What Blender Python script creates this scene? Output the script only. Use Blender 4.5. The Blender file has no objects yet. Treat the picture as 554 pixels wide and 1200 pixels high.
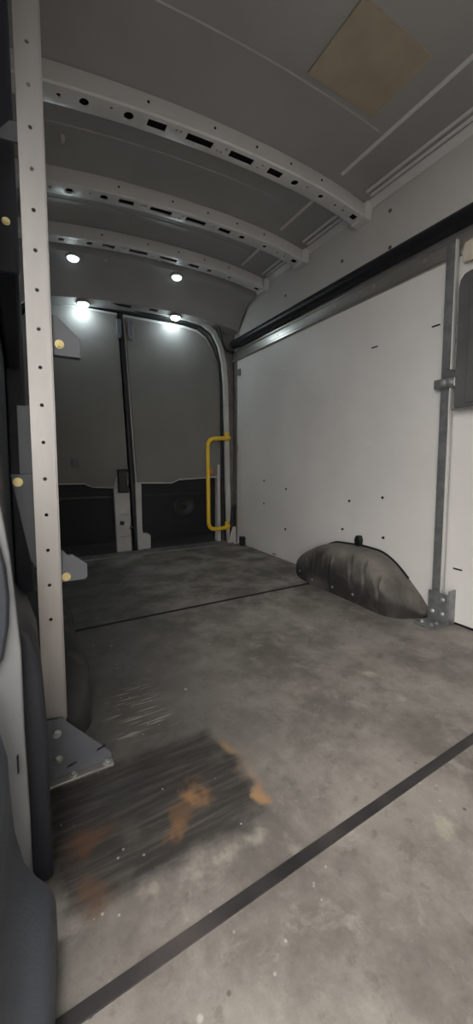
import bpy, bmesh, math, random
from mathutils import Vector
random.seed(4)
K = 0.9                      # all numbers below are in survey units; K turns them into metres
S = bpy.context.scene
C = S.collection
PI = math.pi

# ------------------------------------------------------------------ materials
def new_mat(name):
    m = bpy.data.materials.new(name); m.use_nodes = True
    nt = m.node_tree
    return m, nt, nt.nodes['Principled BSDF']

def mottled(name, c1, c2, rough=.5, metal=0, scale=4, detail=6, bump=0.0, bscale=60, stretch=(1, 1, 1), spec=.5, lo=.35, hi=.65):
    m, nt, b = new_mat(name)
    N, L = nt.nodes, nt.links
    tc = N.new('ShaderNodeTexCoord'); mp = N.new('ShaderNodeMapping'); mp.inputs['Scale'].default_value = stretch
    L.new(tc.outputs['Object'], mp.inputs[0])
    n = N.new('ShaderNodeTexNoise'); n.inputs['Scale'].default_value = scale; n.inputs['Detail'].default_value = detail
    L.new(mp.outputs[0], n.inputs['Vector'])
    r = N.new('ShaderNodeValToRGB')
    r.color_ramp.elements[0].position = lo; r.color_ramp.elements[0].color = (*c1, 1)
    r.color_ramp.elements[1].position = hi; r.color_ramp.elements[1].color = (*c2, 1)
    L.new(n.outputs[0], r.inputs[0]); L.new(r.outputs[0], b.inputs['Base Color'])
    b.inputs['Roughness'].default_value = rough; b.inputs['Metallic'].default_value = metal
    b.inputs['Specular IOR Level'].default_value = spec
    if bump:
        n2 = N.new('ShaderNodeTexNoise'); n2.inputs['Scale'].default_value = bscale; n2.inputs['Detail'].default_value = 4
        L.new(mp.outputs[0], n2.inputs['Vector'])
        bp = N.new('ShaderNodeBump'); bp.inputs['Strength'].default_value = bump; bp.inputs['Distance'].default_value = .004
        L.new(n2.outputs[0], bp.inputs['Height']); L.new(bp.outputs[0], b.inputs['Normal'])
    return m

M = {}
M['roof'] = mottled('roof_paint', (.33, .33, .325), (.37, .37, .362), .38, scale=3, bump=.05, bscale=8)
M['bow'] = mottled('bow_paint', (.66, .66, .65), (.72, .72, .71), .27, scale=5)
M['wall_up'] = mottled('upper_lining', (.55, .535, .51), (.60, .585, .56), .6, scale=2.5, bump=.1, bscale=200)
M['wall_low'] = mottled('wall_board', (.60, .585, .57), (.68, .665, .65), .42, scale=2.2, bump=.05, bscale=12)
M['wall_dark'] = mottled('dark_wall', (.030, .035, .046), (.045, .05, .064), .55, scale=3)  # dark liner tone, with the shadow on the open body put into it
M['pillar_dark'] = mottled('dark_trim', (.014, .017, .024), (.024, .028, .038), .45, scale=5, bump=.1, bscale=250)
M['mould'] = mottled('slate_plastic', (.065, .075, .093), (.085, .096, .115), .42, scale=7, bump=.15, bscale=300)
M['grey_panel'] = mottled('grey_painted_panel', (.15, .155, .155), (.18, .185, .185), .5, scale=4)
M['alu'] = mottled('brushed_aluminium', (.34, .335, .325), (.60, .585, .56), .34, metal=.8, scale=5, bump=.08, bscale=40, stretch=(1, 1, .15))
M['rail'] = mottled('rail_aluminium', (.42, .41, .39), (.58, .565, .54), .28, metal=.8, scale=5, stretch=(1, .2, 1))
M['galv'] = mottled('galvanised_steel', (.24, .25, .255), (.34, .355, .36), .45, metal=.7, scale=30)
M['plate'] = mottled('grey_plate_paint', (.115, .125, .14), (.14, .15, .168), .45, scale=8)
M['brass'] = mottled('yellow_zinc', (.60, .50, .22), (.75, .65, .36), .35, metal=.8, scale=30)
M['zinc'] = mottled('zinc', (.5, .5, .5), (.68, .68, .66), .35, metal=.8, scale=30)
M['yellow'] = mottled('yellow_paint', (.86, .56, .03), (.92, .62, .04), .38, scale=12)
M['black'] = mottled('black_plastic', (.006, .007, .010), (.010, .011, .015), .4, scale=6)
M['tube'] = mottled('black_tube', (.008, .009, .012), (.012, .013, .016), .38, scale=6)
M['hole'] = mottled('dark_recess', (.004, .004, .006), (.006, .006, .008), .8)
M['door_black'] = mottled('bare_door_cavity', (.003, .005, .009), (.006, .008, .013), .6, scale=5)
M['liner'] = mottled('door_lining', (.19, .187, .175), (.215, .212, .20), .6, scale=3, bump=.1, bscale=150)
M['white'] = mottled('van_white', (.50, .50, .48), (.58, .58, .56), .35, scale=8)
M['jamb'] = mottled('jamb_paint', (.52, .52, .50), (.6, .6, .58), .35, scale=8)
M['rubber'] = mottled('dusty_rubber', (.035, .033, .031), (.15, .138, .122), .75, scale=7, detail=8, bump=.4, bscale=60, lo=.3, hi=.75)
def dusty_rubber():
    m, nt, b = new_mat('rubber_with_settled_dust')
    N, L = nt.nodes, nt.links
    g = N.new('ShaderNodeNewGeometry'); sp = N.new('ShaderNodeSeparateXYZ'); L.new(g.outputs['Normal'], sp.inputs[0])
    tc = N.new('ShaderNodeTexCoord'); n = N.new('ShaderNodeTexNoise'); n.inputs['Scale'].default_value = 5; n.inputs['Detail'].default_value = 9
    n.inputs['Roughness'].default_value = .6
    L.new(tc.outputs['Object'], n.inputs['Vector'])
    a = N.new('ShaderNodeMath'); a.operation = 'MULTIPLY_ADD'; L.new(sp.outputs[2], a.inputs[0]); a.inputs[1].default_value = .38; L.new(n.outputs[0], a.inputs[2])
    r = N.new('ShaderNodeMapRange'); r.inputs[1].default_value = .46; r.inputs[2].default_value = 1.15; L.new(a.outputs[0], r.inputs[0])
    mx = N.new('ShaderNodeMix'); mx.data_type = 'RGBA'; L.new(r.outputs[0], mx.inputs[0])
    mx.inputs[6].default_value = (.028, .026, .024, 1); mx.inputs[7].default_value = (.34, .315, .275, 1)
    L.new(mx.outputs[2], b.inputs['Base Color']); b.inputs['Roughness'].default_value = .7
    bp = N.new('ShaderNodeBump'); bp.inputs['Strength'].default_value = .3; bp.inputs['Distance'].default_value = .004
    L.new(n.outputs[0], bp.inputs['Height']); L.new(bp.outputs[0], b.inputs['Normal'])
    return m
M['rubber'] = dusty_rubber()
M['rubber_dark'] = mottled('dark_rubber', (.02, .021, .023), (.04, .04, .042), .6, scale=7, bump=.2, bscale=60)
M['tan'] = mottled('tan_pad', (.36, .31, .23), (.42, .36, .27), .8, scale=8, bump=.2, bscale=200)
M['box'] = mottled('grey_box_paint', (.09, .092, .09), (.12, .122, .118), .4, scale=5)
M['beige'] = mottled('beige_block', (.52, .47, .38), (.62, .56, .46), .6, scale=14)
M['strip'] = mottled('strip_worn', (.018, .017, .018), (.11, .095, .09), .5, scale=4, detail=8, bump=.2, bscale=80, lo=.4, hi=.8)
M['sill'] = mottled('sill_metal', (.16, .155, .14), (.24, .235, .215), .5, metal=.3, scale=12)
M['amber'] = mottled('amber_lens', (.55, .16, .02), (.65, .2, .03), .3)
M['ground'] = mottled('yard_concrete', (.12, .118, .112), (.16, .157, .15), .85, scale=2)

def lamp_mat(name, col, s):
    m, nt, b = new_mat(name)
    b.inputs['Base Color'].default_value = (.9, .9, .9, 1)
    b.inputs['Emission Color'].default_value = (*col, 1); b.inputs['Emission Strength'].default_value = s
    return m
M['led'] = lamp_mat('led_lens', (.80, .95, 1.0), 22)
M['led_dim'] = lamp_mat('led_lens_dim', (.80, .95, 1.0), .8)

def floor_material():
    m, nt, b = new_mat('worn_floor_board')
    N, L = nt.nodes, nt.links
    tc = N.new('ShaderNodeTexCoord')
    def val(x): return x
    def math_(op, a, c=None, clamp=False):
        n = N.new('ShaderNodeMath'); n.operation = op; n.use_clamp = clamp
        for i, v in enumerate((a, c)):
            if v is None: continue
            if isinstance(v, (int, float)): n.inputs[i].default_value = v
            else: L.new(v, n.inputs[i])
        return n.outputs[0]
    def noise(scale, detail=6, stretch=(1, 1, 1), rough=.55, dist=0, rot=0):
        mp = N.new('ShaderNodeMapping'); mp.inputs['Scale'].default_value = stretch
        mp.inputs['Rotation'].default_value = (0, 0, rot)
        L.new(tc.outputs['Object'], mp.inputs[0])
        n = N.new('ShaderNodeTexNoise'); n.inputs['Scale'].default_value = scale; n.inputs['Detail'].default_value = detail
        n.inputs['Roughness'].default_value = rough; n.inputs['Distortion'].default_value = dist
        L.new(mp.outputs[0], n.inputs['Vector']); return n.outputs[0]
    def ss(v, lo, hi, a=0, c=1):
        n = N.new('ShaderNodeMapRange'); n.interpolation_type = 'SMOOTHSTEP'
        L.new(v, n.inputs[0]); n.inputs[1].default_value = lo; n.inputs[2].default_value = hi
        n.inputs[3].default_value = a; n.inputs[4].default_value = c; return n.outputs[0]
    def mix(f, a, c):
        n = N.new('ShaderNodeMix'); n.data_type = 'RGBA'
        if isinstance(f, (int, float)): n.inputs[0].default_value = f
        else: L.new(f, n.inputs[0])
        for i, v in ((6, a), (7, c)):
            if isinstance(v, tuple): n.inputs[i].default_value = (*v, 1)
            else: L.new(v, n.inputs[i])
        return n.outputs[2]
    sx = N.new('ShaderNodeSeparateXYZ'); L.new(tc.outputs['Object'], sx.inputs[0])
    X, Y = sx.outputs[0], sx.outputs[1]
    wob = math_('MULTIPLY', math_('SUBTRACT', noise(9, 6), .5), .13)
    wob2 = math_('MULTIPLY', math_('SUBTRACT', noise(7, 6, rot=1.1), .5), .13)
    Xw, Yw = math_('ADD', X, wob), math_('ADD', Y, wob2)
    # base dust
    base = mix(ss(noise(3.2, 9, rough=.68), .34, .64), (.155, .141, .124), (.325, .300, .268))
    base = mix(ss(noise(14, 8, rough=.7, dist=.4), .50, .72, 0, .6), base, (.41, .38, .335))
    base = mix(ss(noise(22, 8, rough=.75), .46, .34, 0, .45), base, (.10, .09, .078))
    # darker towards the rear and towards the left side
    base = mix(math_('MULTIPLY', ss(noise(5, 7, rough=.65), .42, .62), ss(Yw, 1.0, 1.9, .15, .75)), base, (.085, .078, .068))
    base = mix(math_('MULTIPLY', ss(Xw, .75, .25, 0, .75), ss(Yw, .45, .8)), base, (.075, .071, .064))
    # fine longitudinal and crosswise scratches
    scr = ss(noise(3, 6, (3, 60, 1), rough=.6, rot=.06), .60, .74)
    base = mix(math_('MULTIPLY', scr, math_('MULTIPLY', ss(noise(3, 4), .45, .6), .35)), base, (.34, .32, .28))
    # dark bare patch with rusty rim
    def rect(x0, x1, y0, y1, s):
        a = math_('MULTIPLY', ss(Xw, x0 - s, x0 + s), ss(Xw, x1 + s, x1 - s))
        c = math_('MULTIPLY', ss(Yw, y0 - s, y0 + s), ss(Yw, y1 + s, y1 - s))
        return math_('MULTIPLY', a, c)
    pt = rect(.02 * K, .45 * K, .64 * K, .95 * K, .018)
    dark = mix(ss(noise(2, 8, (3, 45, 1), rough=.7, rot=.05), .42, .68), (.030, .027, .024), (.085, .078, .068))
    base = mix(math_('MULTIPLY', pt, ss(noise(11, 6), .25, .45, .55, .95)), base, dark)
    rim = rect(.45 * K, .475 * K, .66 * K, .90 * K, .014)
    base = mix(math_('MULTIPLY', rim, ss(noise(20, 5), .4, .6, .15, .75)), base, (.33, .20, .10))
    pale = rect(.16 * K, .42 * K, .60 * K, .622 * K, .012)
    base = mix(math_('MULTIPLY', pale, ss(noise(18, 6), .42, .58, 0, .7)), base, (.38, .36, .30))
    sc2 = math_('MULTIPLY', rect(.20 * K, .36 * K, 1.02 * K, 1.26 * K, .03), ss(noise(2.4, 3, (4, 55, 1), rough=.5, rot=.3), .54, .66, 0, .8))
    base = mix(sc2, base, (.42, .39, .31))
    def blob(x, y, r, col, a, n_=16):
        nonlocal base
        dx = math_('SUBTRACT', Xw, x * K); dy = math_('SUBTRACT', Yw, y * K)
        d = math_('SQRT', math_('ADD', math_('MULTIPLY', dx, dx), math_('MULTIPLY', dy, dy)))
        base = mix(math_('MULTIPLY', ss(d, r, r * .3, 0, a), ss(noise(n_, 5), .32, .55)), base, col)
    blob(.325, .765, .042, (.30, .165, .07), .85)
    blob(.275, .735, .035, (.16, .09, .045), .6)
    blob(.25, .70, .035, (.22, .12, .05), .7)
    blob(.08, .77, .05, (.15, .075, .035), .7)
    blob(.08, .66, .05, (.13, .065, .03), .6)
    blob(.46, .68, .03, (.38, .23, .11), .8)
    blob(1.08, .93, .035, (.48, .44, .35), .8)
    blob(1.05, .78, .03, (.44, .40, .33), .6)
    blob(.95, 1.3, .06, (.36, .34, .29), .5)
    blob(1.4, .9, .07, (.38, .36, .31), .5)
    blob(.75, .42, .03, (.5, .47, .36), .5)
    # pale rings and specks of debris
    v = N.new('ShaderNodeTexVoronoi'); v.inputs['Scale'].default_value = 16; L.new(tc.outputs['Object'], v.inputs['Vector'])
    sp = math_('MULTIPLY', ss(v.outputs['Distance'], .10, .04), ss(noise(6, 2), .50, .62, 0, .75))
    base = mix(sp, base, (.62, .60, .54))
    v2 = N.new('ShaderNodeTexVoronoi'); v2.inputs['Scale'].default_value = 42; L.new(tc.outputs['Object'], v2.inputs['Vector'])
    sp2 = math_('MULTIPLY', ss(v2.outputs['Distance'], .13, .06), ss(noise(9, 2, rot=2), .52, .62, 0, .7))
    base = mix(sp2, base, (.5, .48, .43))
    v3 = N.new('ShaderNodeTexVoronoi'); v3.inputs['Scale'].default_value = 24; L.new(tc.outputs['Object'], v3.inputs['Vector'])
    sp3 = math_('MULTIPLY', ss(v3.outputs['Distance'], .12, .06), ss(noise(7, 2, rot=1), .55, .62, 0, .7))
    base = mix(sp3, base, (.05, .045, .04))
    L.new(base, b.inputs['Base Color'])
    rr = ss(noise(5, 6), .35, .65, .42, .68); L.new(rr, b.inputs['Roughness'])
    bp = N.new('ShaderNodeBump'); bp.inputs['Strength'].default_value = .35; bp.inputs['Distance'].default_value = .003
    L.new(noise(70, 6, (1, 1, 1), .7), bp.inputs['Height']); L.new(bp.outputs[0], b.inputs['Normal'])
    return m
M['floor'] = floor_material()

def board_material():
    """white wall board with thin pale scuffs"""
    m, nt, b = new_mat('scuffed_wall_board')
    N, L = nt.nodes, nt.links
    tc = N.new('ShaderNodeTexCoord')
    n = N.new('ShaderNodeTexNoise'); n.inputs['Scale'].default_value = 2.2; n.inputs['Detail'].default_value = 7
    L.new(tc.outputs['Object'], n.inputs['Vector'])
    r = N.new('ShaderNodeValToRGB'); r.color_ramp.elements[0].position = .35; r.color_ramp.elements[1].position = .68
    r.color_ramp.elements[0].color = (.68, .665, .64, 1); r.color_ramp.elements[1].color = (.76, .745, .72, 1)
    L.new(n.outputs[0], r.inputs[0])
    mp = N.new('ShaderNodeMapping'); mp.inputs['Scale'].default_value = (1, 2.2, 14); mp.inputs['Rotation'].default_value = (.35, 0, 0)
    L.new(tc.outputs['Object'], mp.inputs[0])
    n2 = N.new('ShaderNodeTexNoise'); n2.inputs['Scale'].default_value = 3; n2.inputs['Detail'].default_value = 2
    L.new(mp.outputs[0], n2.inputs['Vector'])
    mr = N.new('ShaderNodeMapRange'); mr.inputs[1].default_value = .71; mr.inputs[2].default_value = .76; mr.inputs[4].default_value = .5
    L.new(n2.outputs[0], mr.inputs[0])
    mx = N.new('ShaderNodeMix'); mx.data_type = 'RGBA'; L.new(mr.outputs[0], mx.inputs[0]); L.new(r.outputs[0], mx.inputs[6])
    mx.inputs[7].default_value = (.88, .87, .85, 1)
    L.new(mx.outputs[2], b.inputs['Base Color']); b.inputs['Roughness'].default_value = .42
    return m
M['board'] = board_material()

# ------------------------------------------------------------------ mesh helpers
class MB:
    def __init__(s): s.v = []; s.f = []
    def add(s, vs, fs):
        o = len(s.v); s.v += [tuple(v) for v in vs]; s.f += [tuple(i + o for i in f) for f in fs]; return s
    def box(s, x0, x1, y0, y1, z0, z1):
        return s.add([(x0, y0, z0), (x1, y0, z0), (x1, y1, z0), (x0, y1, z0), (x0, y0, z1), (x1, y0, z1), (x1, y1, z1), (x0, y1, z1)],
                     [(0, 3, 2, 1), (4, 5, 6, 7), (0, 1, 5, 4), (1, 2, 6, 5), (2, 3, 7, 6), (3, 0, 4, 7)])
    def prism(s, pts, axis, a, b):
        n = len(pts)
        def mk(p, t): return {'x': (t, p[0], p[1]), 'y': (p[0], t, p[1]), 'z': (p[0], p[1], t)}[axis]
        vs = [mk(p, a) for p in pts] + [mk(p, b) for p in pts]
        return s.add(vs, [tuple(range(n))[::-1], tuple(range(n, 2 * n))] + [(i, (i + 1) % n, n + (i + 1) % n, n + i) for i in range(n)])
    def tube(s, path, r, seg=14, cap=True):
        P = [Vector(p) for p in path]; n = len(P); rings = []
        up = None
        for i, p in enumerate(P):
            t = (P[min(i + 1, n - 1)] - P[max(i - 1, 0)]).normalized()
            if up is None: up = Vector((0, 0, 1)) if abs(t.z) < .9 else Vector((1, 0, 0))
            a = t.cross(up).normalized(); c = a.cross(t).normalized(); up = c
            rr = r[i] if isinstance(r, (list, tuple)) else r
            rings.append([p + (a * math.cos(2 * PI * k / seg) + c * math.sin(2 * PI * k / seg)) * rr for k in range(seg)])
        vs = [v for g in rings for v in g]
        fs = [(i * seg + k, i * seg + (k + 1) % seg, (i + 1) * seg + (k + 1) % seg, (i + 1) * seg + k) for i in range(n - 1) for k in range(seg)]
        if cap: fs += [tuple(range(seg))[::-1], tuple(range((n - 1) * seg, n * seg))]
        return s.add(vs, fs)
    def cyl(s, c, axis, r, a, b, seg=20):
        d = {'x': Vector((1, 0, 0)), 'y': Vector((0, 1, 0)), 'z': Vector((0, 0, 1))}[axis]
        return s.tube([Vector(c) + d * a, Vector(c) + d * b], r, seg)
    def grid(s, rows, closed=False):
        n = len(rows[0]); m = len(rows)
        fs = [(i * n + j, i * n + (j + 1) % n, (i + 1) * n + (j + 1) % n, (i + 1) * n + j) for i in range(m - 1) for j in range(n if closed else n - 1)]
        return s.add([v for r in rows for v in r], fs)

def mesh_of(name, mb, origin):
    me = bpy.data.meshes.new(name)
    O = Vector(origin)
    me.from_pydata([(Vector(v) - O) * K for v in mb.v], [], mb.f)
    bm = bmesh.new(); bm.from_mesh(me); bmesh.ops.recalc_face_normals(bm, faces=bm.faces); bm.to_mesh(me); bm.free()
    return me

def finish(o, mat, bevel, smooth):
    o.data.materials.clear(); o.data.materials.append(M[mat])
    if bevel:
        b = o.modifiers.new('bevel', 'BEVEL'); b.width = bevel * K; b.segments = 2; b.limit_method = 'ANGLE'; b.angle_limit = .6
    if smooth:
        for p in o.data.polygons: p.use_smooth = True
        try: o.data.set_sharp_from_angle(angle=.7)
        except Exception: pass

org = {}
def obj(name, mb, mat, parent=None, origin=None, bevel=0, smooth=False, label=None, cut=None):
    if parent is not None: O = org[parent.name]
    else:
        if origin is None:
            xs, ys, zs = zip(*mb.v); origin = ((min(xs) + max(xs)) / 2, (min(ys) + max(ys)) / 2, min(zs))
        O = origin
    me = mesh_of(name, mb, O)
    o = bpy.data.objects.new(name, me); C.objects.link(o)
    if cut is not None:
        c = bpy.data.objects.new('cut', mesh_of('cut', cut, O)); C.objects.link(c)
        md = o.modifiers.new('b', 'BOOLEAN'); md.operation = 'DIFFERENCE'; md.solver = 'EXACT'; md.object = c
        bpy.context.view_layer.update()
        ev = o.evaluated_get(bpy.context.evaluated_depsgraph_get())
        me2 = bpy.data.meshes.new_from_object(ev); o.modifiers.clear(); o.data = me2; me2.name = name
        bpy.data.objects.remove(c)
    org[o.name] = O
    if parent is not None: o.parent = parent
    else: o.location = Vector(O) * K
    finish(o, mat, bevel, smooth)
    if label: o['label'] = label
    return o

def thing(name, label, cat, origin, group=None):
    o = bpy.data.objects.new(name, None); C.objects.link(o); o.location = Vector(origin) * K
    o.empty_display_size = .05
    org[o.name] = origin
    o['label'] = label; o['category'] = cat
    if group: o['group'] = group
    return o
def tag(o, label, cat, group=None):
    o['label'] = label; o['category'] = cat
    if group: o['group'] = group
    return o
def struct(o): o['kind'] = 'structure'; return o
def sempty(name, origin):
    o = bpy.data.objects.new(name, None); C.objects.link(o); o.location = Vector(origin) * K
    org[o.name] = origin; o['kind'] = 'structure'; return o

def bolt(parent, c, axis, sign, r, mat='zinc', name='bolt', washer=True):
    m = MB()
    if washer: m.cyl(c, axis, r * 1.35, 0, sign * r * .25, 20)
    m.cyl(c, axis, r, 0, sign * r * .95, 6)
    m.cyl(c, axis, r * .45, 0, sign * r * 1.25, 10)
    return obj(name, m, mat, parent, bevel=0)

# ------------------------------------------------------------------ room shell
YF = -0.75      # front end of the load bay
YR = 3.24       # rear doors
XL, XR = -0.06, 1.78
def zb(x): return 2.212 - .085 * (x - 1.08) ** 2 - .10 * max(0, x - 1.35) ** 2
def zr(x): return zb(x) + .086

m = MB().box(-.08, XR + .02, YF, 3.10, -.03, 0)
struct(obj('floor', m, 'floor', origin=(0, 0, 0)))

m = MB()
xs = [-.14 + (XR + .06 + .14) * i / 40 for i in range(41)]
ring = [(x, zr(x)) for x in xs] + [(x, zr(x) + .02) for x in xs[::-1]]
m.prism(ring, 'y', YF, YR + .04)
ceil_ = struct(obj('ceiling', m, 'roof', origin=(.8, 1.2, 2.2), smooth=True))
# pressed beads and seams of the roof skin
def bead(x, w, y0, y1, h=.008):
    m = MB(); z = zr(x) - .0005
    m.prism([(x - w, z + .006), (x - w * .5, z - h), (x + w * .5, z - h), (x + w, z + .006)], 'y', y0, y1); return m
BY = (1.652, 2.195, 2.68)
for a, b in ((YF, 1.56), (1.75, 2.10), (2.29, 2.60), (2.77, 2.80)):
    for x, w in ((1.515, .012), (1.70, .010), (1.735, .010), (.05, .010)):
        obj('roof_bead', bead(x, w, a, b), 'bow', ceil_, bevel=.002)
for y in (1.30, 1.90, 2.42):
    m = MB(); rows = []
    for x in [0.08 + 1.40 * i / 30 for i in range(31)]:
        z = zr(x); rows.append([(x, y - .012, z + .004), (x, y - .005, z - .004), (x, y + .005, z - .004), (x, y + .012, z + .004)])
    m.grid(rows); obj('roof_bead', m, 'roof', ceil_)
for x, y, dz in ((.212, 1.962, .02), (.65, 2.445, .012), (.56, 2.86, .085), (.90, 2.715, .085)):
    z = zr(x) - dz
    obj('nub', MB().prism([(x - .010, z + .03), (x - .008, z - .008), (x + .008, z - .008), (x + .010, z + .03)], 'y', y - .008, y + .008), 'jamb', ceil_, bevel=.003)  # small pale blocks just under the roof skin
# roof edge flange above right wall
m = MB().prism([(XR - .03, zr(1.75) - .002), (XR + .03, zr(1.75) + .02), (XR + .03, zr(1.75) - .035), (XR - .004, zr(1.75) - .035)], 'y', YF, YR)
obj('edge_flange', m, 'bow', ceil_, bevel=.003)

# right wall: body shell + liners
m = MB().box(XR, XR + .05, YF, 3.20, -.03, 2.26)
wr = struct(obj('wall_right', m, 'wall_up', origin=(XR, 1.2, 0)))
m = MB().box(XR - .006, XR, 1.125, 3.13, .004, 1.73)
obj('lining_board', m, 'board', wr, bevel=.002)
m = MB().box(XR - .006, XR, YF, 1.119, .012, 1.73)
obj('lining_board', m, 'board', wr, bevel=.002)
m = MB().box(XR - .002, XR, YF, 1.12, 0, .014)
obj('floor_gap', m, 'hole', wr)
for y, z in ((1.703, .534), (1.452, .576), (1.755, .347), (1.438, .347), (2.667, .424), (2.358, .568), (2.363, .251), (2.667, .62)):
    obj('screw', MB().cyl((XR - .006, y, z), 'x', .008, 0, -.004, 12), 'black', wr)
for y, z in ((1.468, 2.129), (1.461, 1.937), (1.816, 2.023), (2.4, 2.03)):
    obj('screw', MB().cyl((XR, y, z), 'x', .010, 0, -.004, 12), 'box', wr)
for y, z in ((1.539, 1.431), (1.171, 1.438), (1.01, .271), (2.51, .02)):
    mm = MB().prism([(y - .022, z - .004), (y + .020, z - .004), (y + .024, z + .004), (y - .018, z + .004)], 'x', XR - .008, XR - .005)
    obj('slot', mm, 'black', wr)
m = MB().box(XR - .012, XR + .02, 3.13, 3.20, 0, 1.76)
obj('end_strip', m, 'sill', wr, bevel=.003)
for y, z in ((3.08, 1.60), (3.13, .91)):
    obj('catch_plate', MB().box(XR - .022, XR - .006, y - .02, y + .02, z - .03, z + .03), 'sill', wr, bevel=.004)
obj('rubber_block', MB().box(XR - .05, XR - .006, 2.97, 3.02, 0, .085), 'black', wr, bevel=.006)

# aluminium load rail and black tube above it
y0, y1 = YF, 3.20
t = thing('load_rail', 'long aluminium load track running along the right wall under the black tube', 'rail', (XR, 1.2, 1.71))
prof = [(XR, 1.712), (XR - .018, 1.712), (XR - .024, 1.722), (XR - .024, 1.735), (XR - .014, 1.742), (XR - .014, 1.788), (XR - .024, 1.795), (XR - .024, 1.806), (XR - .010, 1.812), (XR, 1.812)]
obj('track', MB().prism(prof, 'y', YF, 3.20), 'rail', t, bevel=.0015)
for i in range(9):
    y = .62 + i * .31
    obj('rail_slot', MB().cyl((XR - .014, y, 1.765), 'x', .009, .0005, -.003, 14), 'zinc', t)
tb = MB().tube([(XR - .041, YF, 1.853), (XR - .041, 3.12, 1.853)], .0395, 24)
tag(obj('conduit_tube', tb, 'tube', smooth=True), 'long black tube running the length of the right wall above the aluminium track', 'tube')

# unseen bulkhead behind the camera, added to block light from the front
m = MB().box(-.11, XR + .05, YF - .04, YF, -.03, 2.30)
struct(obj('front_light_block', m, 'wall_up'))
# left wall
m = MB().box(XL - .05, XL, .72, 3.20, -.03, 2.22)
wl_ = struct(obj('wall_left', m, 'wall_dark', origin=(XL, 2, 0)))
m = MB().box(XL - .05, XL, YF, .72, 1.95, 2.22)
obj('door_header', m, 'wall_dark', wl_)
m = MB().prism([(1.30, .48), (1.9, .48), (1.9, 1.7), (1.30, 1.7)], 'x', XL, XL + .006)
obj('lining_board', m, 'wall_dark', wl_, bevel=.002)
struct(obj('added_dark_panel_1', MB().box(XL + .002, .024, 2.16, 3.14, 0, 2.09), 'wall_dark', bevel=.01))  # added dark panel, stands in for the dark area left of the upright
struct(obj('added_dark_panel_2', MB().box(XL + .014, .012, 1.06, 2.155, 1.22, 2.11), 'wall_dark', bevel=.01))  # second added dark panel, fills the upper part of that dark area
for y in (1.16,):
    obj('pressed_rib', MB().box(XL, XL + .012, y, y + .06, .4, 2.15), 'pillar_dark', wl_, bevel=.005)

# rear wall ring
def arc(cx, cz, r, a0, a1, n=10): return [(cx + r * math.cos(math.radians(a0 + (a1 - a0) * i / n)), cz + r * math.sin(math.radians(a0 + (a1 - a0) * i / n))) for i in range(n + 1)]
inner = [(1.690, -.03), (1.672, .6), (1.660, 1.2), (1.652, 1.5), (1.636, 1.68), (1.60, 1.83), (1.535, 1.94), (1.44, 1.99), (1.30, 2.008), (.8, 2.02), (.3, 2.015), (.14, 1.99), (.03, 1.90), (-.02, 1.78), (-.04, 1.5), (-.05, -.03)]
outer = [(1.86, -.03), (1.86, .6), (1.86, 1.2), (1.86, 1.5), (1.86, 1.7), (1.86, 1.9), (1.86, 2.3), (1.5, 2.32), (1.3, 2.32), (.8, 2.33), (.3, 2.32), (.1, 2.3), (-.15, 2.3), (-.15, 1.9), (-.15, 1.5), (-.15, -.03)]
def ringmesh(a, b, y0, y1):
    m = MB(); n = len(a)
    rows = [[(p[0], y0, p[1]) for p in a], [(p[0], y0, p[1]) for p in b], [(p[0], y1, p[1]) for p in b], [(p[0], y1, p[1]) for p in a], [(p[0], y0, p[1]) for p in a]]
    m.grid(rows); return m
wb = struct(obj('wall_rear', ringmesh(inner, outer, 3.205, 3.30), 'sill', origin=(.8, 3.2, 0)))
def offs(pl, d):
    out = []
    for i, p in enumerate(pl):
        a = Vector(pl[max(i - 1, 0)]); c = Vector(pl[min(i + 1, len(pl) - 1)]); t = (c - a).normalized()
        out.append((p[0] + t.y * d, p[1] - t.x * d))
    return out
obj('jamb_flange', ringmesh(inner, offs(inner, .045), 3.165, 3.206), 'jamb', wb, bevel=.006)
obj('door_seal', ringmesh(offs(inner, -.010), inner, 3.195, 3.21), 'black', wb)
obj('rear_corner_cover', MB().prism([(1.70, .03), (1.765, .03), (1.765, .38), (1.72, .34)], 'y', 3.13, 3.165), 'black', wb, bevel=.01)
obj('corner_foot', MB().prism([(1.66, .0), (1.75, .0), (1.75, .16), (1.72, .16)], 'y', 3.11, 3.13), 'white', wb, bevel=.004)

obj('outer_backing', MB().box(-.2, 1.9, 3.302, 3.315, -.05, 2.40), 'door_black', wb)  # added plate behind the doors, stops outside light leaking in

# rear sill and floor joints
sl = struct(obj('trim_1', MB().box(-.05, 1.72, 3.10, 3.24, -.03, .012), 'sill', bevel=.003))
for x in (.25, .72, 1.2): obj('drain_slot', MB().box(x, x + .045, 3.165, 3.185, .010, .0135), 'black', sl)
struct(obj('trim_2', MB().prism([(-.05, .506), (XR - .01, .553), (XR - .01, .577), (-.05, .528)], 'z', -.005, .0022), 'strip', bevel=.001))
struct(obj('trim_3', MB().box(-.05, XR - .006, 1.822, 1.842, -.005, .0016), 'hole', bevel=.0006))

# rear header with lamp shelf (hollow pressed section)
def section(profile, x0, x1, cut, name, mat, parent=None, n=44, th=.005, origin=None):
    """profile: (y, dz) open polyline, dz relative to the bow arc"""
    L = len(profile); yc = sum(p[0] for p in profile) / L
    inn = [(p[0] + (th if p[0] < yc else -th), p[1] + th) for p in profile]
    ringp = profile + inn[::-1]
    rows = []
    for i in range(n + 1):
        x = x0 + (x1 - x0) * i / n
        rows.append([(x, p[0], zb(x) + p[1]) for p in ringp])
    m = MB().grid(rows, closed=True)
    k = len(ringp); base = n * k
    m.f.append(tuple(range(k))[::-1]); m.f.append(tuple(base + i for i in range(k)))
    return obj(name, m, mat, parent, origin=origin, cut=cut, bevel=0, smooth=True)

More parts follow.
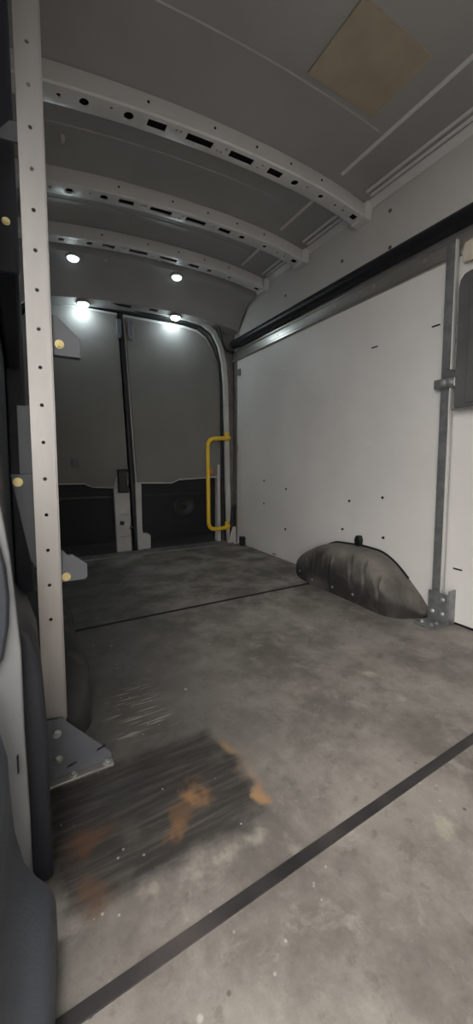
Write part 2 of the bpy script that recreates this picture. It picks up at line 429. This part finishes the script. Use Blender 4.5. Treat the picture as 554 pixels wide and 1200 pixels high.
hd = section([(2.775, .083), (2.80, .080), (2.815, .0), (2.93, -.008), (3.04, -.10), (3.10, -.185), (3.215, -.20), (3.225, -.10)], -.05, 1.77, None, 'trim_4', 'roof', origin=(.8, 3.0, 2.0), n=44)
struct(hd)
for x0, x1 in ((.62, .80), (.95, 1.02)):
    zc = zb((x0 + x1) / 2) - .191
    obj('header_slot', MB().box(x0, x1, 3.12, 3.155, zc - .001, zc + .004), 'hole', hd)
rows = []
for x in (.80, .85, .90, .96):
    z = zb(x); rows.append([(x, 3.055, z - .119), (x, 3.085, z - .162), (x, 3.088, z - .158), (x, 3.058, z - .115)])
obj('header_slot', MB().grid(rows, closed=True), 'hole', hd)
for i_, dz in ((2.955, -.006), (3.02, -.072)):
    rows = []
    for k in range(31):
        x = .10 + 1.5 * k / 30; z = zb(x) + dz
        rows.append([(x, i_ - .006, z + .004), (x, i_ - .002, z - .006), (x, i_ + .006, z - .009), (x, i_ + .010, z - .006)])
    obj('pressed_edge', MB().grid(rows), 'roof', hd)

# ------------------------------------------------------------------ roof bows
def make_bow(yc, label):
    t = thing('roof_bow', label, 'roof bow', (.8, yc, 2.2), 'pressed steel roof bows')
    cut = MB()
    for x, w in ((.547, .080), (.743, .125), (.957, .125), (1.15, .080)):
        cut.box(x - w / 2, x + w / 2, yc - .020, yc + .020, zb(x) - .05, zb(x) + .02)
    for x, r in ((.26, .018), (.43, .020), (1.275, .019), (1.45, .014), (1.555, .008), (1.615, .007), (.17, .008)):
        cut.cyl((x, yc, zb(x)), 'z', r, -.05, .02, 16)
    for x in (.63, .65, .835, .855, .872, 1.055, 1.072, .36, 1.35):
        cut.cyl((x, yc + .012 * (1 if int(x * 1000) % 2 else -1), zb(x)), 'z', .0055, -.05, .02, 10)
    cut.box(1.675, 1.715, yc - .018, yc + .018, 2.0, zb(1.69) + .02)
    section([(yc - .034, .083), (yc - .036, .078), (yc - .046, .006), (yc - .040, 0), (yc + .042, 0), (yc + .050, .004), (yc + .062, .079), (yc + .068, .083)], -.05, 1.74, cut, 'channel', 'bow', t)
    m = MB(); rows = []
    for i in range(31):
        x = -.04 + 1.77 * i / 30; z = zb(x)
        rows.append([(x, yc - .034, z + .022), (x, yc + .040, z + .022), (x, yc + .040, z + .026), (x, yc - .034, z + .026)])
    m.grid(rows, closed=True); obj('slot_shade_sheet', m, 'hole', t)  # added dark sheet, puts the shade inside the slots into the colour
    # stepped web stiffener with pilot holes on the front face
    for x in (.5, .8, 1.02, 1.22, 1.42):
        obj('pilot_hole', MB().cyl((x, yc - .041, zb(x) + .045), 'y', .005, -.003, .002, 10), 'hole', t)
    x0 = 1.735
    m = MB().prism([(yc - .055, zb(x0) - .010), (yc + .055, zb(x0) - .010), (yc + .07, zb(x0) + .075), (yc - .07, zb(x0) + .075)], 'x', x0 - .004, XR)
    obj('end_bracket', m, 'bow', t, bevel=.006)
    m = MB().box(1.655, 1.735, yc - .05, yc + .05, zb(1.7) - .012, zb(1.7) - .008)
    bolt(t, (1.60, yc - .03, zb(1.6)), 'z', -1, .006)
    return t
make_bow(BY[0], 'grey painted roof bow nearest the tan pad, foremost of the slotted ribs across the ceiling')
make_bow(BY[1], 'slotted grey roof bow in the middle, between the foremost and the rearmost ribs')
make_bow(BY[2], 'rearmost slotted grey roof bow, just in front of the small ceiling lamps')

m = MB().prism([(1.03, .96), (1.393, .96), (1.393, 1.26), (1.03, 1.26)], 'z', zr(1.4) - .012, zr(1.03) - .001)
m = MB(); rows = []
for x in [1.03 + .363 * i / 8 for i in range(9)]:
    z = zr(x); rows.append([(x, .98, z), (x, .98, z - .008), (x, 1.26, z - .008), (x, 1.26, z)])
m.grid(rows, closed=True); m.f.append((0, 1, 2, 3)); m.f.append((32, 35, 34, 33))
tag(obj('insulation_pad', m, 'tan'), 'square tan pad stuck to the ceiling ahead of the foremost roof bow', 'pad')

# ceiling lamps
def lamp(x, y, z, label, mat):
    t = thing('ceiling_lamp', label, 'ceiling lamp', (x, y, z), 'small round LED lamps at the rear')
    m = MB(); seg = 28
    prof = [(.0, 0), (.046, 0), (.048, -.004), (.044, -.012), (.038, -.012), (.036, -.007), (0, -.007)]
    rows = [[(x + r * math.cos(2 * PI * k / seg), y + r * math.sin(2 * PI * k / seg), z + dz) for k in range(seg)] for r, dz in prof]
    m.grid(rows, closed=True); obj('bezel', m, 'white', t, smooth=True)
    prof = [(.036, -.010), (.035, -.020), (.028, -.026), (.016, -.029), (.0005, -.030)]
    rows = [[(x + r * math.cos(2 * PI * k / seg), y + r * math.sin(2 * PI * k / seg), z + dz) for k in range(seg)] for r, dz in prof]
    m = MB().grid(rows, closed=True); obj('lens', m, mat, t, smooth=True)
lamp(.445, 3.15, zb(.445) - .197, 'bright round ceiling lamp on the rear header above the left rear door', 'led')
lamp(1.18, 3.15, zb(1.18) - .197, 'bright round ceiling lamp on the rear header above the right rear door', 'led')
lamp(.35, 2.87, zb(.35) - .004, 'dimmer round ceiling lamp behind the rearmost bow, the left one', 'led_dim')
lamp(1.09, 2.87, zb(1.09) - .004, 'dimmer round ceiling lamp behind the rearmost bow, the right one', 'led_dim')

# ------------------------------------------------------------------ rear doors
def xg(z): return .826 - .044 * z
TOP = 1.985
d1 = sempty('door_1', (.36, 3.26, 0)); d2 = sempty('door_2', (1.2, 3.26, 0))
topL = [(.10, 1.90), (.02, 1.80), (-.02, 1.65)]
def poly_y(p, a, b): return MB().prism(p, 'y', a, b)
# dark outer shells
obj('outer_backing', poly_y([(-.04, .012), (xg(0) - .005, .012), (xg(TOP) - .005, TOP + .02), (.2, TOP + .02), (-.04, 1.8)], 3.285, 3.30), 'door_black', d1)
obj('outer_backing', poly_y([(xg(0) - .005, .012), (1.70, .012), (1.70, 1.6), (1.62, 1.86), (1.45, TOP + .02), (xg(TOP) - .005, TOP + .02)], 3.285, 3.30), 'door_black', d2)
# white frames seen below and around the linings
obj('door_frame', poly_y([(-.04, .60), (.42, .597), (.485, .568), (xg(.55) - .145, .555), (xg(.55) - .022, .555), (xg(TOP) - .022, TOP), (.15, TOP), (-.03, 1.75)], 3.245, 3.285), 'white', d1, bevel=.004)
obj('door_frame', poly_y([(.834, .592), (1.164, .583), (1.229, .612), (1.654, .629), (1.650, 1.5), (1.628, 1.70), (1.575, 1.83), (1.51, 1.92), (1.42, 1.97), (1.30, TOP), (xg(TOP) + .022, TOP)], 3.245, 3.285), 'white', d2, bevel=.004)
obj('lining_panel', poly_y([(-.04, .614), (.42, .609), (.485, .580), (xg(.56) - .15, .567), (xg(.7) - .11, .72), (xg(.72) - .03, .72), (xg(TOP) - .03, TOP - .02), (.15, TOP - .02), (-.02, 1.75)], 3.230, 3.246), 'liner', d1, bevel=.004)
obj('lining_panel', poly_y([(.845, .605), (1.164, .596), (1.229, .625), (1.642, .642), (1.638, 1.5), (1.614, 1.69), (1.56, 1.81), (1.50, 1.895), (1.41, 1.945), (1.29, TOP - .022), (xg(TOP) + .035, TOP - .025)], 3.230, 3.246), 'liner', d2, bevel=.004)
# central pillars
pl = obj('door_pillar', poly_y([(.668, .012), (.790, .012), (xg(.555) - .02, .555), (.648, .555)], 3.235, 3.285), 'white', d1, bevel=.006)
obj('key_recess', MB().tube([(.706, 3.236, .245), (.716, 3.236, .275)], .018, 14), 'black', pl)
obj('strike_pin', MB().tube([(.775, 3.225, .215), (.80, 3.225, .215)], .012, 12), 'black', pl)
for z in (.14, .33): obj('pressed_line', MB().box(.69, .775, 3.233, 3.236, z, z + .004), 'sill', pl)
obj('door_pillar', poly_y([(.842, .012), (.957, .012), (.957, .13), (.93, .152), (.890, .152), (.884, .20), (.884, .60), (.828, .60), (.835, .15)], 3.235, 3.285), 'white', d2, bevel=.008)
obj('edge_frame', poly_y([(1.61, .012), (1.648, .012), (1.640, .75), (1.612, .75)], 3.225, 3.285), 'white', d2, bevel=.005)
obj('amber_bracket', MB().box(1.54, 1.60, 3.232, 3.245, .655, .755), 'white', d2, bevel=.004)
obj('amber_reflector', MB().box(1.525, 1.570, 3.222, 3.234, .672, .715), 'amber', d2, bevel=.004, label='small amber reflector')
lt = obj('latch', MB().box(.680, .766, 3.185, 3.235, .519, .716), 'black', d1, bevel=.010, label='black plastic door latch')
obj('latch_lever', MB().box(.738, .760, 3.168, 3.186, .58, .69), 'box', lt, bevel=.006)
for (a, b, d) in ((.700, .738, d1), (.795, .835, d2)):
    mm = MB().prism([(a, 1.80), (a + .012, 1.775), (b - .012, 1.775), (b, 1.80), (b, 1.93), (a, 1.93)], 'y', 3.205, 3.232)
    obj('upper_bolt_cover', mm, 'box' if False else 'plate', d, bevel=.006)
obj('meeting_seal', MB().prism([(xg(0) - .012, .012), (xg(0) + .010, .012), (xg(TOP) + .012, TOP), (xg(TOP) - .014, TOP)], 'y', 3.222, 3.286), 'black', d2, bevel=.003)
pf = obj('blanking_plate', MB().box(.335, .385, 3.224, 3.231, .745, .80), 'plate', d1, bevel=.003)
# faint pressed bowl in the right door cavity
m = MB(); seg = 30; rows = []
for r, dy in ((.115, .0), (.105, -.012), (.09, -.016), (.075, -.004), (.0005, .004)):
    rows.append([(1.29 + r * math.cos(2 * PI * k / seg), 3.284 + dy, .36 + r * .85 * math.sin(2 * PI * k / seg)) for k in range(seg)])
m.grid(rows, closed=True); obj('speaker_bowl', m, 'rubber_dark', d2, smooth=True)
for d, x0, x1 in ((d1, .0, .66), (d2, .90, 1.58)):
    obj('inner_rib', MB().box(x0, x1, 3.27, 3.286, .47, .50), 'black', d, bevel=.005)
    obj('inner_rib', MB().box(x0, x1, 3.27, 3.286, .06, .10), 'black', d, bevel=.005)

# yellow grab handle
def fillet(pts, r, n=6):
    P = [Vector(p) for p in pts]; out = [P[0]]
    for i in range(1, len(P) - 1):
        a = (P[i - 1] - P[i]).normalized(); b = (P[i + 1] - P[i]).normalized()
        s, e = P[i] + a * r, P[i] + b * r
        for k in range(n + 1):
            u = k / n; out.append(s * (1 - u) ** 2 + P[i] * 2 * u * (1 - u) + e * u * u)
    out.append(P[-1]); return out
t = thing('grab_handle', 'bright yellow tubular grab handle fixed beside the right rear door', 'handle', (1.6, 3.15, .15))
path = fillet([(1.705, 3.165, 1.005), (1.63, 3.10, .995), (1.452, 3.10, .985), (1.456, 3.10, .160), (1.62, 3.10, .158), (1.705, 3.165, .165)], .07)
obj('bar', MB().tube(path, .018, 16), 'yellow', t, smooth=True)
for z in (1.012, .172):
    f = obj('mounting_foot', MB().prism([(1.655, z - .045), (1.70, z - .045), (1.70, z + .045), (1.655, z + .035)], 'y', 3.145, 3.166), 'yellow', t, bevel=.006)
    for dz in (-.025, .022): obj('bolt', MB().cyl((1.685, 3.146, z + dz), 'y', .007, 0, -.006, 6), 'zinc', f)

m = MB().tube(fillet([(1.50, 3.13, 2.055), (1.57, 3.13, 2.03), (1.60, 3.13, 1.93), (1.625, 3.13, 1.84), (1.67, 3.135, 1.785), (1.745, 3.145, 1.79)], .03), .011, 10)
tag(obj('loose_cable', m, 'black', smooth=True), 'black cable drooping at the top rear corner above the yellow handle', 'cable')

# ------------------------------------------------------------------ wheel arch covers
def lerp(tbl, y):
    if y <= tbl[0][0]: return tbl[0][1]
    for (a, va), (b, vb) in zip(tbl, tbl[1:]):
        if y <= b:
            u = (y - a) / (b - a); return va + (vb - va) * u
    return tbl[-1][1]
def smooth_t(tbl, y, w=.018): return sum(lerp(tbl, y + k * w) for k in (-2, -1, 0, 1, 2)) / 5
HT = [(1.125, .0), (1.154, .055), (1.25, .145), (1.34, .222), (1.43, .266), (1.58, .272), (1.81, .253), (1.98, .166), (2.16, .05), (2.20, 0)]
PT = [(1.125, .0), (1.15, .13), (1.20, .195), (1.27, .218), (1.41, .208), (1.6, .205), (1.84, .205), (1.98, .175), (2.10, .10), (2.20, 0)]
def arch(xw, sgn, dy, label, mat, hs=1.0):
    t = thing('wheel_arch_cover', label, 'wheel arch cover', (xw, 1.65 + dy, 0))
    rows = []; NY, NT = 260, 30; y0, y1 = 1.125, 2.20; rim = []
    for i in range(NY + 1):
        y = y0 + (y1 - y0) * i / NY
        H = max(.0008, smooth_t(HT, y)) * hs; P = max(.0008, smooth_t(PT, y))
        if i in (0, NY): H = P = .001
        row = []
        for j in range(NT + 1):
            a = (PI / 2) * j / NT
            px = P * max(0, math.cos(a)) ** .38; pz = H * max(0, math.sin(a)) ** .52
            u = j / NT
            g = 0
            for yc in (1.33, 1.43, 1.53):       # crescent grooves on the bulged front end
                yy = yc - .05 * (1 - u)
                g -= .030 * math.exp(-((y - yy) / .008) ** 2) * math.exp(-((u - .42) / .2) ** 2)
            for yc in (1.64, 1.72, 1.80, 1.88):  # vertical ribs on the flank
                g += .010 * math.exp(-((y - yc) / .012) ** 2) * math.exp(-((u - .28) / .16) ** 2)
            g += .010 * math.exp(-((y - 1.30) / .09) ** 2) * math.exp(-((u - .4) / .2) ** 2)
            k = min(1, P / .08)
            row.append((xw + sgn * (px + g * k * .9), y + dy, max(0, pz + g * k * .5 * (1 if j else 0))))
        rows.append(row); rim.append((xw + sgn * .006, y + dy, H + .004))
    obj('moulded_cover', MB().grid(rows), mat, t, smooth=True)
    obj('rim_trim', MB().tube(rim[33:203], .006, 8), 'black', t, smooth=True)
    for y, z in ((1.95, .05), (1.80, .035), (1.62, .04), (1.46, .045)):
        P = smooth_t(PT, y)
        obj('nub', MB().cyl((xw + sgn * (P * .985), y + dy, z), 'x', .008, -.004, .006 , 10), 'zinc', t)
    return t
ta = arch(XR - .009, -1, 0, 'dusty black moulded wheel arch cover standing against the white right wall', 'rubber')
obj('knob', MB().prism([(1.585, .27), (1.615, .27), (1.622, .31), (1.61, .335), (1.590, .335), (1.578, .31)], 'x', XR - .045, XR - .009), 'black', ta, bevel=.006)
arch(XL, 1, -.09, 'dark wheel arch cover on the left, half hidden behind the aluminium upright', 'rubber_dark')

# ------------------------------------------------------------------ left aluminium upright
t = thing('shelf_upright', 'tall drilled aluminium upright bolted to the floor at the left', 'upright', (.04, .98, 0))
TOPZ = 2.12
# open channel: face towards the camera, flanges going back
a, b, y0, yb, th = .018, .067, .975, 1.005, .003
ch = [(a, y0), (b, y0), (b, yb), (b - th, yb), (b - th, y0 + th), (a + th, y0 + th), (a + th, yb), (a, yb)]
cut = MB()
z = .405 - 3 * .084
k = 0
zs = [.405 + .0838 * i for i in range(21)]
for z in zs: cut.cyl((.0425, y0, z), 'y', .0042, -.02, .012, 12)
obj('post', MB().prism(ch, 'z', .01, TOPZ), 'alu', t, cut=cut, label='brushed aluminium channel with a row of holes')
obj('corner_lip', MB().box(b - .001, b + .0025, y0 - .002, y0 + .010, .15, TOPZ), 'alu', t, bevel=.001)
fp = obj('foot_plate', MB().prism([(.019, .006), (.171, .006), (.171, .018), (.165, .030), (.068, .142), (.060, .155), (.019, .160)], 'y', .966, .973), 'plate', t, bevel=.0015, label='slate grey triangular foot plate')
obj('foot_flange', MB().box(.019, .172, .945, .972, .0, .007), 'alu', fp, bevel=.0015)
for x, z in ((.045, .121), (.046, .055)): bolt(fp, (x, .966, z), 'y', -1, .0075)
for x in (.076, .156): bolt(fp, (x, .957, .007), 'z', 1, .0075)
for x, z in ((.075, .030), (.145, .047)):
    obj('slot', MB().prism([(x - .011, z - .005), (x + .009, z), (x + .011, z + .004), (x - .009, z)], 'y', .9645, .9665), 'black', fp)
g = obj('gusset_plate', MB().prism([(.050, 1.031), (.126, 1.031), (.131, 1.037), (.131, 1.071), (.080, 1.118), (.050, 1.118)], 'y', .992, .998), 'plate', t, bevel=.002, label='slate grey gusset plate with a clipped corner')
bolt(g, (.085, .992, 1.053), 'y', -1, .0075, 'brass')
obj('gusset_flange', MB().box(.068, .131, .992, 1.02, 1.028, 1.033), 'plate', g)
g = obj('gusset_plate', MB().prism([(.050, .486), (.123, .486), (.130, .492), (.130, .525), (.096, .553), (.086, .552), (.074, .566), (.050, .566)], 'y', .992, .998), 'plate', t, bevel=.002, label='slate grey gusset plate with a clipped corner')
bolt(g, (.081, .992, .499), 'y', -1, .0075, 'brass')
g = obj('gusset_plate', MB().prism([(-.027, .752), (.020, .752), (.020, .53), (.006, .55)], 'y', .980, .986), 'plate', t, bevel=.002, label='long tapering grey gusset plate')
bolt(g, (-.012, .980, .734), 'y', -1, .0075, 'brass')
obj('gusset_plate', MB().box(-.008, .020, .986, .992, .752, .906), 'plate', t, bevel=.001)
g = obj('gusset_plate', MB().prism([(-.030, 1.457), (.020, 1.461), (.020, 1.504), (.003, 1.500), (-.014, 1.478)], 'y', .984, .990), 'plate', t, bevel=.002)
bolt(t, (-.011, .985, 1.293), 'y', -1, .006, 'brass')

# dark trims, grey pillar panel and slate moulding at the side door edge
m = MB()
ZX = [(0, .019), (.30, .019), (.42, .012), (.48, -.004), (.50, -.020), (.53, -.034), (1.0, -.040), (2.15, -.040)]
m.prism([(x, z) for z, x in ZX] + [(-.16, 2.15), (-.16, 0)], 'y', .730, .955)
tag(obj('pillar_trim', m, 'pillar_dark', bevel=.008, smooth=True), 'dark navy pillar trim immediately left of the aluminium upright', 'pillar trim')
m = MB()
m.prism([(-.20, .0), (-.014, .0), (-.0145, .09), (-.014, .18), (-.016, .34), (-.015, .47), (-.024, .63), (-.030, .686), (-.036, .735), (-.055, .82), (-.10, .9), (-.20, .93)], 'y', .685, .705)
gp = thing('pillar_panel', 'light grey painted panel at the left edge with a dark oblong recess', 'panel', (-.1, .7, 0))
obj('panel', m, 'grey_panel', gp, bevel=.003)
m = MB().prism([(-.16, .44), (-.055, .445), (-.040, .47), (-.031, .52), (-.028, .57), (-.031, .62), (-.040, .665), (-.055, .70), (-.16, .72)], 'y', .675, .686)
obj('recess_cover', m, 'pillar_dark', gp, bevel=.004, label='dark oblong cover')
obj('slot', MB().prism([(-.029, .265), (-.026, .268), (-.026, .300), (-.029, .297)], 'y', .683, .6855), 'black', gp)
# moulding swept along the sill
prof = [(-.075, .46), (-.052, .405), (-.044, .375), (-.038, .342), (-.037, .286), (-.034, .222), (-.024, .165), (-.008, .130), (.006, .108), (.013, .092), (.0175, .070), (.018, .02), (.018, .0), (-.16, .0), (-.16, .46)]
rows = []
for y, s, dx in ((.625, 1, 0), (.60, .96, -.002), (.56, .85, -.007), (.50, .62, -.013), (.42, .42, -.020), (.30, .20, -.024), (-.2, .16, -.03)):
    rows.append([(x + dx, y, z * s) for x, z in prof])
m = MB().grid(rows, closed=True); n = len(prof)
m.f.append(tuple(range(n))[::-1]); m.f.append(tuple((len(rows) - 1) * n + i for i in range(n)))
tag(obj('sill_moulding', m, 'mould', smooth=True), 'slate plastic step moulding curving up at the bottom left corner', 'moulding')

# ------------------------------------------------------------------ right upright with clamp, box and block
t = thing('shelf_upright', 'grey metal upright standing against the right wall beside the wheel arch', 'upright', (1.755, 1.09, 0))
obj('post', MB().prism([(1.738, 1.068), (XR - .026, 1.068), (XR - .026, 1.074), (1.744, 1.074), (1.744, 1.112), (1.738, 1.112)], 'z', .02, 1.772), 'galv', t, bevel=.0015)
obj('lit_face_strip', MB().box(1.730, 1.752, 1.060, 1.067, .09, 1.775), 'jamb', t, bevel=.002, label='pale strip with the daylight on the front face painted in')  # pale paint stands for daylight on the front face of the post
f = obj('foot_bracket', MB().prism([(1.615, 0), (1.776, 0), (1.776, .008), (1.730, .008), (1.730, .15), (1.722, .15), (1.722, .008), (1.615, .008)], 'y', 1.02, 1.12), 'galv', t, bevel=.002)
obj('side_wing', MB().box(1.722, 1.772, 1.012, 1.020, .006, .17), 'galv', f, bevel=.002)
for y, z in ((1.045, .12), (1.045, .05), (1.095, .05)): bolt(f, (1.722, y, z), 'x', -1, .008)
for x, y in ((1.65, 1.05), (1.65, 1.10), (1.69, 1.05)): bolt(f, (x, y, .008), 'z', 1, .008)
c = obj('clamp', MB().box(1.715, 1.776, 1.03, 1.135, 1.120, 1.165), 'galv', t, bevel=.006)
for y in (1.05, 1.085): bolt(c, (1.715, y, 1.145), 'x', -1, .010)
obj('clamp_jaw', MB().prism([(1.02, 1.165), (1.10, 1.165), (1.085, 1.21), (1.05, 1.20)], 'x', 1.725, 1.745), 'box', c, bevel=.004)
for z in (1.27, 1.33, 1.40):
    obj('tie', MB().tube([(1.733, 1.05, z), (1.733, 1.02, z + .012)], .003, 8), 'zinc', t)

t = thing('wall_locker', 'dark grey metal box hung on the right wall at the frame edge', 'box', (1.75, .85, 1.03))
bx = [(.62, 1.02), (1.035, 1.02), (1.04, 1.03), (1.04, 1.55), (1.034, 1.585), (1.018, 1.605), (.99, 1.612), (.62, 1.612)]
obj('casing', MB().prism(bx, 'x', 1.725, XR - .006), 'box', t, bevel=.006)
obj('cover_plate', MB().prism([(.62, 1.04), (.985, 1.04), (.985, 1.57), (.97, 1.59), (.62, 1.59)], 'x', 1.716, 1.726), 'box', t, bevel=.004)
obj('bottom_lip', MB().box(1.712, XR - .006, .62, 1.04, 1.012, 1.021), 'galv', t, bevel=.002)
m = MB().prism([(.93, 1.655), (1.03, 1.66), (1.04, 1.70), (1.03, 1.745), (.96, 1.75), (.93, 1.73)], 'x', 1.735, XR - .025)
tag(obj('timber_block', m, 'beige', bevel=.006), 'small beige block fixed over the track above the dark grey box', 'block')

# ------------------------------------------------------------------ outside ground
m = MB().box(-14, 14, -14, 14, -.75, -.70)
struct(obj('ground', m, 'ground', origin=(0, 0, -.7)))

# ------------------------------------------------------------------ light
w = bpy.data.worlds.new('overcast'); S.world = w; w.use_nodes = True
nt = w.node_tree; bg = nt.nodes['Background']
bg.inputs[0].default_value = (1.0, .955, .925, 1); bg.inputs[1].default_value = 1.2

# ------------------------------------------------------------------ camera
yaw, pitch, f = math.radians(29.4274), math.radians(4.75), 441.7
cam = bpy.data.cameras.new('camera'); co = bpy.data.objects.new('camera', cam); C.objects.link(co)
co.location = (0, 0, .78 * K); co.rotation_euler = (PI / 2 - pitch, 0, -yaw)
cam.sensor_fit = 'VERTICAL'; cam.sensor_height = 36; cam.lens = f / 1200 * 36
cam.shift_y = -(600 - 577.7) / 1200; cam.clip_start = .01
S.camera = co
S.view_settings.view_transform = 'Standard'; S.view_settings.look = 'None'
S.view_settings.exposure = 2.15; S.view_settings.gamma = 1; S.view_settings.use_curve_mapping = False
